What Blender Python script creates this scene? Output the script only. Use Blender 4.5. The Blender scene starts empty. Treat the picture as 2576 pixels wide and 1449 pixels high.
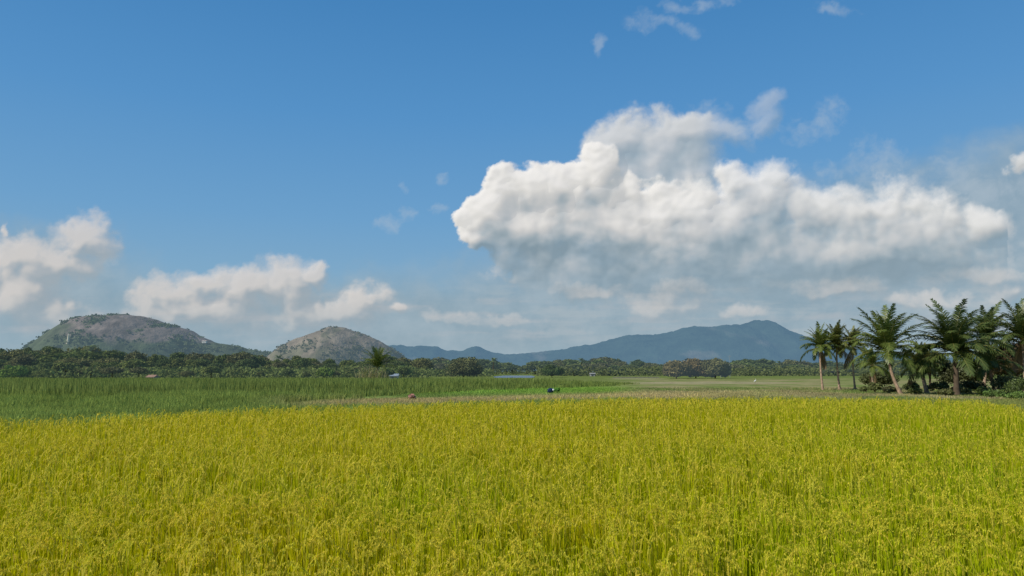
import bpy, math, numpy as np
from mathutils import Vector
rng=np.random.default_rng(7)
C=bpy.context.scene.collection
# ---------------------------------------------------------------- camera frame (photo measured at 2576 x 1449)
FP=1860.0; CX=1288.0; CY=724.5; HZ=935.0; CAMH=2.4
TH=math.atan((HZ-CY)/FP); cT,sT=math.cos(TH),math.sin(TH)
def at(px,py,Y):
    rx=(px-CX)/FP; ry=(CY-py)/FP
    d=(rx,cT-ry*sT,sT+ry*cT); t=Y/d[1]
    return np.array([d[0]*t,Y,CAMH+d[2]*t])
def ground_at(px,py,h=0.0):
    rx=(px-CX)/FP; ry=(CY-py)/FP
    d=(rx,cT-ry*sT,sT+ry*cT); t=(h-CAMH)/d[2]
    return np.array([d[0]*t,d[1]*t,h])
def proj(x,y,z):
    z=z-CAMH; f=y*cT+z*sT; u=-y*sT+z*cT
    f=np.where(f<0.5,0.5,f)
    return CX+FP*x/f, CY-FP*u/f
cam=bpy.data.cameras.new("camera"); co=bpy.data.objects.new("camera",cam); C.objects.link(co)
co.location=(0,0,CAMH); co.rotation_euler=(math.pi/2+TH,0,0)
cam.sensor_width=36; cam.lens=FP/2576*36; cam.clip_start=0.1; cam.clip_end=60000
bpy.context.scene.camera=co
vs=bpy.context.scene.view_settings; vs.view_transform='Standard'; vs.look='None'; vs.exposure=0
# ---------------------------------------------------------------- noise
def perlin(x,y,seed=0):
    r=np.random.default_rng(seed+100); a=r.uniform(0,2*np.pi,(256,256)); gx,gy=np.cos(a),np.sin(a)
    x0=np.floor(x).astype(int); y0=np.floor(y).astype(int); fx=x-x0; fy=y-y0
    u=fx*fx*fx*(fx*(fx*6-15)+10); v=fy*fy*fy*(fy*(fy*6-15)+10)
    def g(i,j):
        ii=(x0+i)&255; jj=(y0+j)&255
        return gx[ii,jj]*(fx-i)+gy[ii,jj]*(fy-j)
    return ((g(0,0)*(1-u)+g(1,0)*u)*(1-v)+(g(0,1)*(1-u)+g(1,1)*u)*v)*1.5
def fbm(x,y,seed=0,o=4,g=0.5):
    s=0;a=1;t=0
    for i in range(o):
        s=s+a*perlin(x*2**i,y*2**i,seed+i); t+=a; a*=g
    return s/t
def worley(x,y,seed=0):
    r=np.random.default_rng(seed+500); px=r.random((256,256)); py=r.random((256,256))
    x0=np.floor(x).astype(int); y0=np.floor(y).astype(int); d=np.full(x.shape,9.0)
    for i in(-1,0,1):
        for j in(-1,0,1):
            ii=(x0+i)&255; jj=(y0+j)&255
            dd=(x0+i+px[ii,jj]-x)**2+(y0+j+py[ii,jj]-y)**2
            d=np.minimum(d,dd)
    return d
def sm(a,b,x):
    t=np.clip((x-a)/(b-a),0,1); return t*t*(3-2*t)
# ---------------------------------------------------------------- mesh building
def mesh(name,V,F,mat,col=None,smooth=False,em=None):
    V=np.asarray(V,dtype=np.float32).reshape(-1,3); F=np.asarray(F,dtype=np.int32); k=F.shape[1]
    me=bpy.data.meshes.new(name); me.vertices.add(len(V)); me.vertices.foreach_set('co',V.ravel())
    me.loops.add(F.size); me.loops.foreach_set('vertex_index',F.ravel())
    me.polygons.add(len(F)); me.polygons.foreach_set('loop_start',np.arange(0,F.size,k,dtype=np.int32))
    me.polygons.foreach_set('use_smooth',np.full(len(F),smooth))
    me.update(calc_edges=True)
    if col is not None:
        col=np.asarray(col,dtype=np.float32)
        if col.shape[1]==3: col=np.hstack([col,np.ones((len(col),1),np.float32)])
        a=me.color_attributes.new('Col','FLOAT_COLOR','POINT'); a.data.foreach_set('color',col.ravel())
    if em is not None:
        a=me.attributes.new('Em','FLOAT','POINT'); a.data.foreach_set('value',np.asarray(em,dtype=np.float32).ravel())
    me.materials.append(mat); return me
def link(name,me,parent=None):
    o=bpy.data.objects.new(name,me); C.objects.link(o); o.parent=parent; return o
def tag(o,label=None,cat=None,group=None,kind=None):
    if label:o['label']=label
    if cat:o['category']=cat
    if group:o['group']=group
    if kind:o['kind']=kind
    return o
def thing(name,label,cat,loc=(0,0,0),rz=0,group=None,scale=1):
    o=bpy.data.objects.new(name,None); C.objects.link(o); o.empty_display_size=.2
    o.location=[float(v) for v in loc]; o.rotation_euler=(0,0,rz)
    o.scale=(scale,scale,scale) if np.isscalar(scale) else scale
    return tag(o,label,cat,group)
def dup(root,loc,rz,scale,label,group):
    r=root.copy(); C.objects.link(r); r.location=[float(v) for v in loc]; r.rotation_euler=(0,0,rz); r.scale=scale
    r['label']=label; r['group']=group
    for ch in list(root.children):
        c=ch.copy(); C.objects.link(c); c.parent=r
    return r
class MB:
    def __init__(s): s.V=[];s.F=[];s.C=[];s.n=0
    def add(s,V,F,c):
        V=np.asarray(V,float).reshape(-1,3); s.V.append(V); s.F.append(np.asarray(F)+s.n); s.n+=len(V)
        c=np.asarray(c,float)
        s.C.append(np.broadcast_to(c,(len(V),3)) if c.ndim==1 else c)
    def mesh(s,name,mat,smooth=False): return mesh(name,np.vstack(s.V),np.vstack(s.F),mat,np.vstack(s.C),smooth)
def strips(P,W,side):
    N,S,_=P.shape
    if side.ndim==2: side=side[:,None,:]
    A=P-side*W[...,None]/2; B=P+side*W[...,None]/2
    V=np.stack([A,B],2).reshape(N,S*2,3)
    i=np.arange(S-1)*2; f=np.stack([i,i+1,i+3,i+2],1)
    F=(f[None]+(np.arange(N)*S*2)[:,None,None]).reshape(-1,4)
    return V.reshape(-1,3),F
def unit(v): return v/np.maximum(np.linalg.norm(v,axis=-1,keepdims=True),1e-9)
def cards(c,n,s,asp=0.55,r=rng):
    N=len(c); t=unit(np.cross(n,r.normal(size=(N,3)))); b=unit(np.cross(n,t))
    s=np.broadcast_to(s,(N,))[:,None]; t=t*s; b=b*s*asp
    V=np.stack([c-t,c-b,c+t,c+b],1).reshape(-1,3)
    F=(np.arange(4)[None]+np.arange(N)[:,None]*4); return V,F
def tube(pts,rad,n=8):
    pts=np.asarray(pts,float); T=unit(np.gradient(pts,axis=0)); up=np.array([0.31,0.95,0.02])
    A=unit(np.cross(T,up)); B=np.cross(T,A); a=np.linspace(0,2*np.pi,n,endpoint=False)
    V=(pts[:,None]+np.asarray(rad)[:,None,None]*(np.cos(a)[None,:,None]*A[:,None]+np.sin(a)[None,:,None]*B[:,None])).reshape(-1,3)
    F=[]
    for i in range(len(pts)-1):
        for j in range(n):
            F.append([i*n+j,i*n+(j+1)%n,(i+1)*n+(j+1)%n,(i+1)*n+j])
    return V,np.array(F)
def box(x0,x1,y0,y1,z0,z1):
    V=[(x,y,z) for z in(z0,z1) for y in(y0,y1) for x in(x0,x1)]
    F=[[0,2,3,1],[4,5,7,6],[0,1,5,4],[2,6,7,3],[0,4,6,2],[1,3,7,5]]; return np.array(V,float),np.array(F)
# ---------------------------------------------------------------- materials
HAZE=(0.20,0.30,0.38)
def mat(name,base=None,attr=False,trans=0.0,gloss=0.0,rough=0.5,haze=0.0,hazec=HAZE,nscale=None,namp=0.3,coords='Object',bump=0):
    m=bpy.data.materials.new(name); m.use_nodes=True; nt=m.node_tree; N=nt.nodes; L=nt.links
    for n in list(N): N.remove(n)
    out=N.new('ShaderNodeOutputMaterial')
    if attr:
        a=N.new('ShaderNodeAttribute'); a.attribute_name='Col'; colr=a.outputs['Color']
    else:
        a=N.new('ShaderNodeRGB'); a.outputs[0].default_value=(*base,1); colr=a.outputs[0]
    nz=None
    if nscale:
        tc=N.new('ShaderNodeTexCoord'); nz=N.new('ShaderNodeTexNoise'); nz.inputs['Scale'].default_value=nscale; nz.inputs['Detail'].default_value=6; nz.inputs['Roughness'].default_value=.65
        L.new(tc.outputs[coords],nz.inputs['Vector'])
        mr=N.new('ShaderNodeMapRange'); mr.inputs[1].default_value=.3; mr.inputs[2].default_value=.7; mr.inputs[3].default_value=1-namp; mr.inputs[4].default_value=1+namp
        L.new(nz.outputs['Fac'],mr.inputs[0]); vm=N.new('ShaderNodeVectorMath'); vm.operation='SCALE'
        L.new(colr,vm.inputs[0]); L.new(mr.outputs[0],vm.inputs[3]); colr=vm.outputs[0]
    d=N.new('ShaderNodeBsdfDiffuse'); L.new(colr,d.inputs[0]); s=d.outputs[0]
    if bump and nz:
        bp=N.new('ShaderNodeBump'); bp.inputs['Strength'].default_value=.9; bp.inputs['Distance'].default_value=bump
        L.new(nz.outputs['Fac'],bp.inputs['Height']); L.new(bp.outputs[0],d.inputs['Normal'])
    def mix(a,b,f):
        x=N.new('ShaderNodeMixShader'); x.inputs[0].default_value=f; L.new(a,x.inputs[1]); L.new(b,x.inputs[2]); return x.outputs[0]
    if trans:
        t=N.new('ShaderNodeBsdfTranslucent'); L.new(colr,t.inputs[0]); s=mix(s,t.outputs[0],trans)
    if gloss:
        g=N.new('ShaderNodeBsdfGlossy'); g.inputs['Roughness'].default_value=rough; g.inputs[0].default_value=(.8,.8,.8,1); s=mix(s,g.outputs[0],gloss)
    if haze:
        e=N.new('ShaderNodeEmission'); e.inputs[0].default_value=(*hazec,1); s=mix(s,e.outputs[0],haze)  # aerial haze put into the material as a constant glow
    L.new(s,out.inputs[0]); return m
M_rice=mat('rice_leaf',attr=True,trans=.48,gloss=.008,rough=.5)
M_grass=mat('grass_blade',attr=True,trans=.4)
M_leafN=mat('foliage_near',attr=True,trans=.28,gloss=.02)
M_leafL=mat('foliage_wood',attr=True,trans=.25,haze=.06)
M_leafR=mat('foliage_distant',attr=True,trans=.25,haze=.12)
M_frond=mat('palm_leaflet',attr=True,trans=.32,gloss=.03,rough=.4)
M_bark=mat('palm_bark',base=(.34,.24,.17),nscale=3,namp=.5)
M_barkf=mat('tree_bark',base=(.10,.075,.055),nscale=2,namp=.3)
M_ground=mat('ground_cover',attr=True,nscale=.35,namp=.35,bump=.1)
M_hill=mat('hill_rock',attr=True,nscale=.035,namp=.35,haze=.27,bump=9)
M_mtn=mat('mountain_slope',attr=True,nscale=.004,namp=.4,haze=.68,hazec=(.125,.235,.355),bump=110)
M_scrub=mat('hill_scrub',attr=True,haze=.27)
# ---------------------------------------------------------------- sun and sky
SUN_AZ=math.radians(-120); SUN_EL=math.radians(40)
S=Vector((math.sin(SUN_AZ)*math.cos(SUN_EL),math.cos(SUN_AZ)*math.cos(SUN_EL),math.sin(SUN_EL)))
sl=bpy.data.lights.new('sun','SUN'); sl.energy=4.3; sl.angle=math.radians(.5); sl.color=(1,.93,.80)
so=bpy.data.objects.new('sun',sl); C.objects.link(so); so.rotation_euler=S.to_track_quat('Z','Y').to_euler()
w=bpy.data.worlds.new("World"); bpy.context.scene.world=w; w.use_nodes=True; nt=w.node_tree; N=nt.nodes; L=nt.links
bg=N['Background']; STR=.1; bg.inputs[1].default_value=STR
sky=N.new('ShaderNodeTexSky'); sky.sky_type='NISHITA'; sky.sun_disc=False; sky.sun_elevation=SUN_EL; sky.sun_rotation=SUN_AZ; sky.air_density=1; sky.dust_density=.6
tc=N.new('ShaderNodeTexCoord'); sx=N.new('ShaderNodeSeparateXYZ'); L.new(tc.outputs['Generated'],sx.inputs[0])
rp=N.new('ShaderNodeValToRGB'); L.new(sx.outputs[2],rp.inputs[0])
st=[(0,(.28,.42,.51)),(.08,(.23,.41,.56)),(.2,(.142,.352,.61)),(.33,(.085,.288,.59)),(.46,(.053,.23,.52)),(1,(.03,.13,.36))]
e=rp.color_ramp.elements
while len(e)<len(st): e.new(.5)
for i,(p,c) in enumerate(st): e[i].position=p; e[i].color=(*c,1)
sc=N.new('ShaderNodeVectorMath'); sc.operation='SCALE'; sc.inputs[3].default_value=1/STR; L.new(rp.outputs[0],sc.inputs[0])
mx=N.new('ShaderNodeMix'); mx.data_type='RGBA'; mx.inputs[0].default_value=.88; L.new(sky.outputs[0],mx.inputs[6]); L.new(sc.outputs[0],mx.inputs[7]); L.new(mx.outputs[2],bg.inputs[0])
# ---------------------------------------------------------------- clouds: relief sheet eleven kilometres away, light and shade painted into its emission colour
NA,NE=1400,520
az=np.radians(np.linspace(-50,50,NA)); el=np.radians(np.linspace(-.6,33,NE)); AZ,EL=np.meshgrid(az,el)
D=np.stack([np.sin(AZ)*np.cos(EL),np.cos(AZ)*np.cos(EL),np.sin(EL)],-1)
f_=D[...,1]*cT+D[...,2]*sT; u_=-D[...,1]*sT+D[...,2]*cT
PX=CX+FP*D[...,0]/f_; PY=CY-FP*u_/f_
def blobs(bl,wx,wy,k=5.):
    s=np.full(wx.shape,np.exp(-3*k))
    for cx,cy,rx,ry in bl:
        d2=((wx-cx)/rx)**2+((wy-cy)/ry)**2
        s+=np.exp(k*np.clip(1-d2,-3,1))
    return np.log(s)/k
def billow(x,y,s0,o,seed,g=.55):
    s=0;t=0;a=1
    for i in range(o):
        q=s0/2**i; s=s+a*(1-np.minimum(worley(x/q,y/q,seed+i),1)); t+=a; a*=g
    return s/t
def blur(A,n,st_=1):
    for _ in range(n):
        A=(A+np.roll(A,st_,1)+np.roll(A,-st_,1))/3; A=(A+np.roll(A,st_,0)+np.roll(A,-st_,0))/3
    return A
def lit(d):   # thickness falling off towards the sun (up and left) is painted as a bright face
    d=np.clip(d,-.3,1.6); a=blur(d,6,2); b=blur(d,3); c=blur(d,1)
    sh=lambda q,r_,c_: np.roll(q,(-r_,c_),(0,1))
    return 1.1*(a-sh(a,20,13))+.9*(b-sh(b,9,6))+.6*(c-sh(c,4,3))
w1=fbm(PX/150,PY/150,1,6,.6); w2=fbm(PX/150,PY/150,11,6,.6)
WX=PX+52*w1; WY=PY+52*w2
bil=billow(WX,WY,95,5,3)
bil2=billow(WX+500,WY,60,4,33)
fb=fbm(PX/120,PY/80,21,7,.62)
fw=fbm((PX+60*w2)/55,(PY+60*w1)/45,141,6,.62)
relief=0
for i,s in enumerate((120,60)):
    relief=relief+.24*s*6.0*(1-np.minimum(worley(WX/s,WY/s,3+i),1))
relief=relief+200*fb
alpha=np.zeros(PX.shape); colr=np.zeros(PX.shape+(3,)); H=np.zeros(PX.shape); EM=np.ones(PX.shape)
def over(a,c,h,em):
    global alpha,colr,H,EM
    c=np.asarray(c); c=np.broadcast_to(c,colr.shape)
    na=a+alpha*(1-a); ww=a/np.maximum(na,1e-5)
    colr=c*ww[...,None]+colr*(1-ww)[...,None]; EM=em*ww+EM*(1-ww); H=h*a+H*(1-a); alpha=na
one=np.ones(PX.shape)
def mixc(stops,t):
    xs=[s[0] for s in stops]; return np.stack([np.interp(t,xs,[s[1][k] for s in stops]) for k in range(3)],-1)
hz=blobs([(1900,770,950,170),(2350,630,560,210),(2600,500,260,170),(1200,820,700,95),(60,730,320,160),(650,800,800,105)],PX+40*w1,PY+50*w2,3.)
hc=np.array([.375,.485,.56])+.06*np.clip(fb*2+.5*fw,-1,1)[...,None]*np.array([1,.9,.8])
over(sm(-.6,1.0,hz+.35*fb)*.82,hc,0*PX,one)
for (sx_,sy_,sd,y0,y1,y2,y3,xa,xb,cc,op) in ((260,38,151,640,720,900,840,1050,1350,(.50,.58,.63),.55),(200,60,161,540,640,860,780,2000,2350,(.54,.60,.65),.65),(300,34,171,700,760,890,830,-200,100,(.53,.57,.61),.5)):
    q=sm(-.05,.5,fbm(PX/sx_,PY/sy_,sd,6,.6)+.25*fw)*sm(y0,y1,PY)*sm(y2,y3,PY)*sm(xa,xb,PX); over(q*op,cc,0*PX,one)
wb=[(1640,60,95,30),(1505,105,20,38),(1740,75,46,24),(1760,5,110,22),(2110,18,60,18),(2085,290,40,50),(2040,330,75,35),(2200,400,90,52),(2130,440,90,50),(2430,450,120,60),(1870,330,70,50),(985,555,55,24),(1097,520,30,25),(1010,475,18,18),(1112,430,22,14),(1780,270,50,45),(285,640,50,18),(1235,695,60,18),(2380,420,80,28),(1700,300,60,40),(2300,470,120,40),(2520,470,110,60)]
q_=blobs(wb,PX+60*w1,PY+60*w2,6.)
a=sm(-.1,1.9,q_+1.7*fw+.8*fb)
over(a*.40,(.54,.64,.74),20+40*fb,one)
# far banks low on the left and right
lb=[(50,650,100,62),(60,745,95,80),(150,665,95,50),(195,588,74,50),(235,620,75,32),(8,582,12,16),(110,790,120,44),(375,765,56,56),(440,735,76,58),(520,712,60,38),(600,722,92,58),(720,712,105,60),(760,780,100,48),(925,755,60,46),(1000,785,28,18),(560,790,160,46),(470,800,150,40),(850,785,130,44),(790,690,54,32)]
lb2=[(1140,795,90,16),(1280,800,70,16),(2480,688,110,30),(2262,752,50,26),(2530,735,60,28),(1480,735,88,20),(1680,772,125,36),(1720,735,80,28),(1860,780,80,20),(2100,720,120,26),(2350,760,120,22)]
lowf=sm(870,730,PY+30*w1)
for bl,op,sf in ((lb,.80,1.2),(lb2,.58,1.6)):
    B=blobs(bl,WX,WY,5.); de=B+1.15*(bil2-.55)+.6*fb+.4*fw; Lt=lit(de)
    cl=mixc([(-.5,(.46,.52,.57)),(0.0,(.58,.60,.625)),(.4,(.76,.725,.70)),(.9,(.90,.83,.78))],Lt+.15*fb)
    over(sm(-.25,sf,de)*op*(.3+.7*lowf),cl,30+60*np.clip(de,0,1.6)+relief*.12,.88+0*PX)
# grey tower behind
tb=[(1640,400,165,115),(1550,360,72,56),(1690,335,95,55),(1760,400,75,95),(1600,440,130,60),(1730,450,120,70),(1920,265,48,36),(1930,305,38,32),(1850,345,64,38),(1780,330,60,50)]
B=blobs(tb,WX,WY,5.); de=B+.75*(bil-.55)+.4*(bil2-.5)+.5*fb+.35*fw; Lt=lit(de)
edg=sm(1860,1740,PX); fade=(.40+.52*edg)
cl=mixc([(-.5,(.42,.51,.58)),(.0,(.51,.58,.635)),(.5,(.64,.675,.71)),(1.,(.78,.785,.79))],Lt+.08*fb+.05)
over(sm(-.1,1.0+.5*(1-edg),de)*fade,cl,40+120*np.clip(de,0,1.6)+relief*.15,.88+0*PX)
# main cumulus
mb=[(1178,568,46,36),(1200,600,50,24),(1240,535,62,58),(1290,480,62,70),(1370,480,72,74),(1440,468,68,70),(1512,435,44,70),(1400,570,190,95),(1600,560,170,105),(1720,530,120,80),(1750,570,150,100),(1850,455,50,46),(1945,480,95,82),(1900,560,170,100),(2050,550,135,95),(2240,535,105,86),(2160,560,90,70),(2350,565,130,80),(2475,570,62,52),(2150,640,390,110),(1900,670,560,100),(1540,670,290,80),(2568,412,30,32)]
B=blobs(mb,WX,WY,5.); de=B+.9*(bil-.55)+.5*(bil2-.5)+.45*fb+.30*fw; Lt=lit(de)
softr=sm(1500,2050,PX)
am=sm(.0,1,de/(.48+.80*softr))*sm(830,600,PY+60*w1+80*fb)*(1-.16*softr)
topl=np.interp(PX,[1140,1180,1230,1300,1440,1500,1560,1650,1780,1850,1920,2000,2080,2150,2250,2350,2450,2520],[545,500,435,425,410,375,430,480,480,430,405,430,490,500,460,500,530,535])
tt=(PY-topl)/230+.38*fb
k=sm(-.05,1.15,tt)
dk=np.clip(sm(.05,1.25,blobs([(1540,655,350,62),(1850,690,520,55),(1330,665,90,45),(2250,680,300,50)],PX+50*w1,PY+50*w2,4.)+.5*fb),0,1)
br=1.02-.68*k+.55*Lt-.38*dk+.16*fb-.18*softr  # painted brightness: lit tops and sunward faces, shaded grey base
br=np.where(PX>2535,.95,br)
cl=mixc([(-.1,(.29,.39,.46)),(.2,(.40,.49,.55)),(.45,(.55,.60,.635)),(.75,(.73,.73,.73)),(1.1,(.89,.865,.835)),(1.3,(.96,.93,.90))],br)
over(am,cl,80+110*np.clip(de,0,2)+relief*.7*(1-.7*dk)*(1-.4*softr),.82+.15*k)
H=blur(H,5)
R=11500-H
V=D*R[...,None]; V[...,2]+=CAMH
ii=(np.arange(NE-1)[:,None]*NA+np.arange(NA-1)[None]).ravel()
F=np.stack([ii,ii+1,ii+NA+1,ii+NA],1)
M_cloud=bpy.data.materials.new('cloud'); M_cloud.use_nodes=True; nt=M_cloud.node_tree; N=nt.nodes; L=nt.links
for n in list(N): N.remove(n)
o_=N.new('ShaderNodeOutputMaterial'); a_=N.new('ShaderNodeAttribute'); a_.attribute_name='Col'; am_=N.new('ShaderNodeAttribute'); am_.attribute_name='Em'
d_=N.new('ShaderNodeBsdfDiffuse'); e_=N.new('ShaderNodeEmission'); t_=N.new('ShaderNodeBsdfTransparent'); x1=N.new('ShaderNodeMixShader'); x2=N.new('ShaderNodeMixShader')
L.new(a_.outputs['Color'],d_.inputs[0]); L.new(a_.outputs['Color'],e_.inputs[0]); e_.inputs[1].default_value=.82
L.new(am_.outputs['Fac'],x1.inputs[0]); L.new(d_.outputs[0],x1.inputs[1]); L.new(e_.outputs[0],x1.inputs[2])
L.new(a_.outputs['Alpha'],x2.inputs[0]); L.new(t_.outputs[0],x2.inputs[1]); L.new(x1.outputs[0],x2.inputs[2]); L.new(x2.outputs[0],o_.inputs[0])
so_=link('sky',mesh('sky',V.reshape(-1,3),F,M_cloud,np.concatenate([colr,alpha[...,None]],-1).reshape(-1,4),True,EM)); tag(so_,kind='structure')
# ---------------------------------------------------------------- ground
bund=lambda px: np.interp(px,[-400,200,430,850,1300,1560,2100,3000],[1078,1052,1036,1020,1006,998,993,989])
def gcol(x,y):
    px,py=proj(x,y,np.zeros_like(x)); n=fbm(x/9,y/14,40,4); n2=fbm(x/2.5,y/4,50,3)
    c=np.zeros(x.shape+(3,)); c[:]=(.15,.19,.055)
    def put(m,col):
        m=np.clip(m,0,1)[...,None]; c[:]=c*(1-m)+np.array(col)*m
    put(sm(955,962,py),(.165,.21,.06))
    put(sm(1500,1700,px)*sm(950,956,py)*sm(.05,.35,n+.2),(.28,.25,.12))
    put(sm(-.1,.5,n2)*.5*sm(952,958,py),(.29,.265,.12))
    put(sm(.1,.5,-n)*sm(1500,1700,px)*.5*sm(955,962,py),(.12,.17,.045))
    put(sm(1560,1480,px)*sm(958,964,py),(.17,.23,.06))
    put(sm(950,1150,px)*sm(1640,1500,px)*sm(966,976,py)*sm(998,985,py)*.8,(.19,.30,.05))
    put(sm(1530,1650,px)*sm(2040,1900,px)*sm(960,962,py+1.5*n)*sm(967,964.5,py+1.5*n)*.65,(.36,.30,.19))
    put(sm(1520,1560,px)*sm(1680,1660,px)*sm(951,952,py)*sm(955,953.5,py)*.5,(.34,.30,.2))
    put(sm(15,4,np.abs(py-bund(px)))*sm(600,900,px)*sm(2200,1700,px)*.8,(.40,.32,.15))
    return c
ys=np.concatenate([np.linspace(-150,24,12),np.geomspace(25,12500,330)])
ss=np.linspace(-1.35,1.35,300); XX=ss[None]*(np.maximum(ys,0)[:,None]+120); YY=np.broadcast_to(ys[:,None],XX.shape)
ZZ=.04*fbm(XX/6,YY/6,60,3)
G=np.stack([XX,YY,ZZ],-1).reshape(-1,3); nx=len(ss)
ii=(np.arange(len(ys)-1)[:,None]*nx+np.arange(nx-1)[None]).ravel(); F=np.stack([ii,ii+1,ii+nx+1,ii+nx],1)
gc=gcol(XX,YY).reshape(-1,3)
soil=sm(34,24,YY)*1.0
gc=gc*(1-soil.reshape(-1,1))+np.array([.15,.16,.02])*soil.reshape(-1,1)
tag(link('ground',mesh('ground',G,F,M_ground,gc,True)),kind='structure')
pts=[ground_at(px,py) for px,py in ((1245,950.5),(1340,951),(1346,948),(1338,945),(1268,945),(1240,947.5))]
pm=bpy.data.materials.new('pond_water'); pm.use_nodes=True; pb=pm.node_tree.nodes['Principled BSDF']; pb.inputs['Base Color'].default_value=(.05,.10,.16,1); pb.inputs['Roughness'].default_value=.3; pb.inputs['Specular IOR Level'].default_value=.35
nzz=pm.node_tree.nodes.new('ShaderNodeTexNoise'); nzz.inputs['Scale'].default_value=.4; bp=pm.node_tree.nodes.new('ShaderNodeBump'); bp.inputs['Strength'].default_value=.8
pm.node_tree.links.new(nzz.outputs['Fac'],bp.inputs['Height']); pm.node_tree.links.new(bp.outputs[0],pb.inputs['Normal'])
pv=np.array(pts); pv[:,2]=.06
tag(link('water',mesh('water',pv,np.array([[0,1,2,3,4,5]]),pm)),kind='structure')
# ---------------------------------------------------------------- hills and mountains
def ridge(name,prof,Y,depth,mt,colf,namp,nsc,step=2.5,ny=70,seed=0,power=.55,ex=1.2):
    p=np.array(prof,float); pxs=np.arange(p[0,0],p[-1,0]+.1,step); tops=np.interp(pxs,p[:,0],p[:,1])
    k=np.hanning(9); k/=k.sum(); tp=np.pad(tops,4,mode='edge'); tops=np.convolve(tp,k,'valid')
    P=np.array([at(a,b,Y) for a,b in zip(pxs,tops)]); v=np.linspace(-1,1,ny)
    X=P[None,:,0]+0*v[:,None]; Yy=Y+depth*v[:,None]*(.03+.97*np.clip(P[None,:,2]/P[:,2].max(),0,1)**ex)
    sh=(1-v**2)[:,None]**power
    n=fbm(X/nsc,Yy/nsc,seed,6,.58)
    Z=P[None,:,2]*sh+namp*n*np.minimum(1,sh*1.0)*np.clip(P[None,:,2]/(.2*P[:,2].max()),0,1)-2*(sh<.02)
    V=np.stack([X,Yy,Z],-1); nx=len(pxs)
    ii=(np.arange(ny-1)[:,None]*nx+np.arange(nx-1)[None]).ravel(); F=np.stack([ii,ii+1,ii+nx+1,ii+nx],1)
    ppx,ppy=proj(X,Yy,Z)
    col=colf(X,Yy,Z,ppx,ppy)
    o=link(name,mesh(name,V.reshape(-1,3),F,mt,col.reshape(-1,3),True)); tag(o,kind='structure'); return V
def c_left(X,Y,Z,px,py):
    n=fbm(X/60,Z/25,70,5,.6)
    rock=np.array([.19,.152,.13])*(1+.6*fbm(X/22,Z/70,78,5,.6)[...,None])*(1-.35*sm(.05,.35,fbm(X/50+Z/60,Z/30,79,4))[...,None])
    veg=np.array([.075,.095,.048])*(1+.35*fbm(X/9,Z/7,77,3)[...,None])
    m=np.clip(sm(852,866,py+22*n)+sm(190,140,px+60*n)*.9+sm(.10,.30,n+.2*sm(70,0,np.abs(px-330-(py-820)*1.5)))*.75+sm(520,560,px+20*n),0,1)[...,None]
    return rock*(1-m)+veg*m
def c_mid(X,Y,Z,px,py):
    n=fbm(X/35,Z/20,80,5,.6)
    rock=np.array([.22,.178,.13])*(1+.5*fbm(X/14,Z/12,88,5,.6)[...,None]); veg=np.array([.11,.11,.06])
    m=np.clip(sm(.05,.3,n+.2*sm(860,885,py)),0,1)[...,None]*.7
    return rock*(1-m)+veg*m
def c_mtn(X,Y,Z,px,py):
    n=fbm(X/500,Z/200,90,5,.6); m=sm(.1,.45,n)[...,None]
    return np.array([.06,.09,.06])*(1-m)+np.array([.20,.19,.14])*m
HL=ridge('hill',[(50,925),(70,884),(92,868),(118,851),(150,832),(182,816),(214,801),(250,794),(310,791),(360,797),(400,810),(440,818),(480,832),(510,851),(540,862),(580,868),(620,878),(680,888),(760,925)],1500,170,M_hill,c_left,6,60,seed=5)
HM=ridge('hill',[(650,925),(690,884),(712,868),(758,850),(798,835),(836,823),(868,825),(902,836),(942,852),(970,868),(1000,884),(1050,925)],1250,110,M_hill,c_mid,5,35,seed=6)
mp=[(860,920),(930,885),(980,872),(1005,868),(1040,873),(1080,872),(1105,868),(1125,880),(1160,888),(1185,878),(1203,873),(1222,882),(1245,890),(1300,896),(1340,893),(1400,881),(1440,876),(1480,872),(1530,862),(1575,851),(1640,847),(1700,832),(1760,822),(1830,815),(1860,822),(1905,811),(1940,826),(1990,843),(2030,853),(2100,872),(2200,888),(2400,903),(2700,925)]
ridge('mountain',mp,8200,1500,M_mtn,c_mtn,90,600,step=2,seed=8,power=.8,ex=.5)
def scatter_scrub(V,n,smin,smax,mt,name,col,lab,thr,half=.52):
    ny,nx,_=V.shape; r=np.random.default_rng(len(name)+n)
    i=r.integers(0,int(ny*half),n); j=r.integers(0,nx,n); P=V[i,j]+r.normal(size=(n,3))*[2,2,0]
    q=fbm(P[:,0]/60,P[:,2]/25,70,5,.6)+.10*r.normal(size=n)+.35*sm(30,10,P[:,2]); keep=(P[:,2]>4)&(q>thr); P=P[keep]; P[:,2]-=1
    m=MB(); tone=r.uniform(.8,1.25,(len(P),1))
    for rep in range(9):
        s=r.uniform(smin,smax,len(P)); c=P+r.normal(size=P.shape)*(s*.55)[:,None]*[1,1,.6]; c[:,2]+=s*.3
        vv,ff=cards(c,r.normal(size=c.shape)+[0,-.6,.8],s*.55,.8,r); cc=np.repeat(np.array(col)*tone*r.uniform(.85,1.2,(len(P),1)),4,0); m.add(vv,ff,cc)
    o=link(name,m.mesh(name,mt)); tag(o,lab,'scrub',kind='stuff')
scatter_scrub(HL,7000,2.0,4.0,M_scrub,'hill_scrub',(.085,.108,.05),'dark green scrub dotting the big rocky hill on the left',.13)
scatter_scrub(HM,3000,1.4,3.0,M_scrub,'hill_scrub',(.10,.105,.052),'olive scrub dotting the smaller brown hill',.13)
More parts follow.
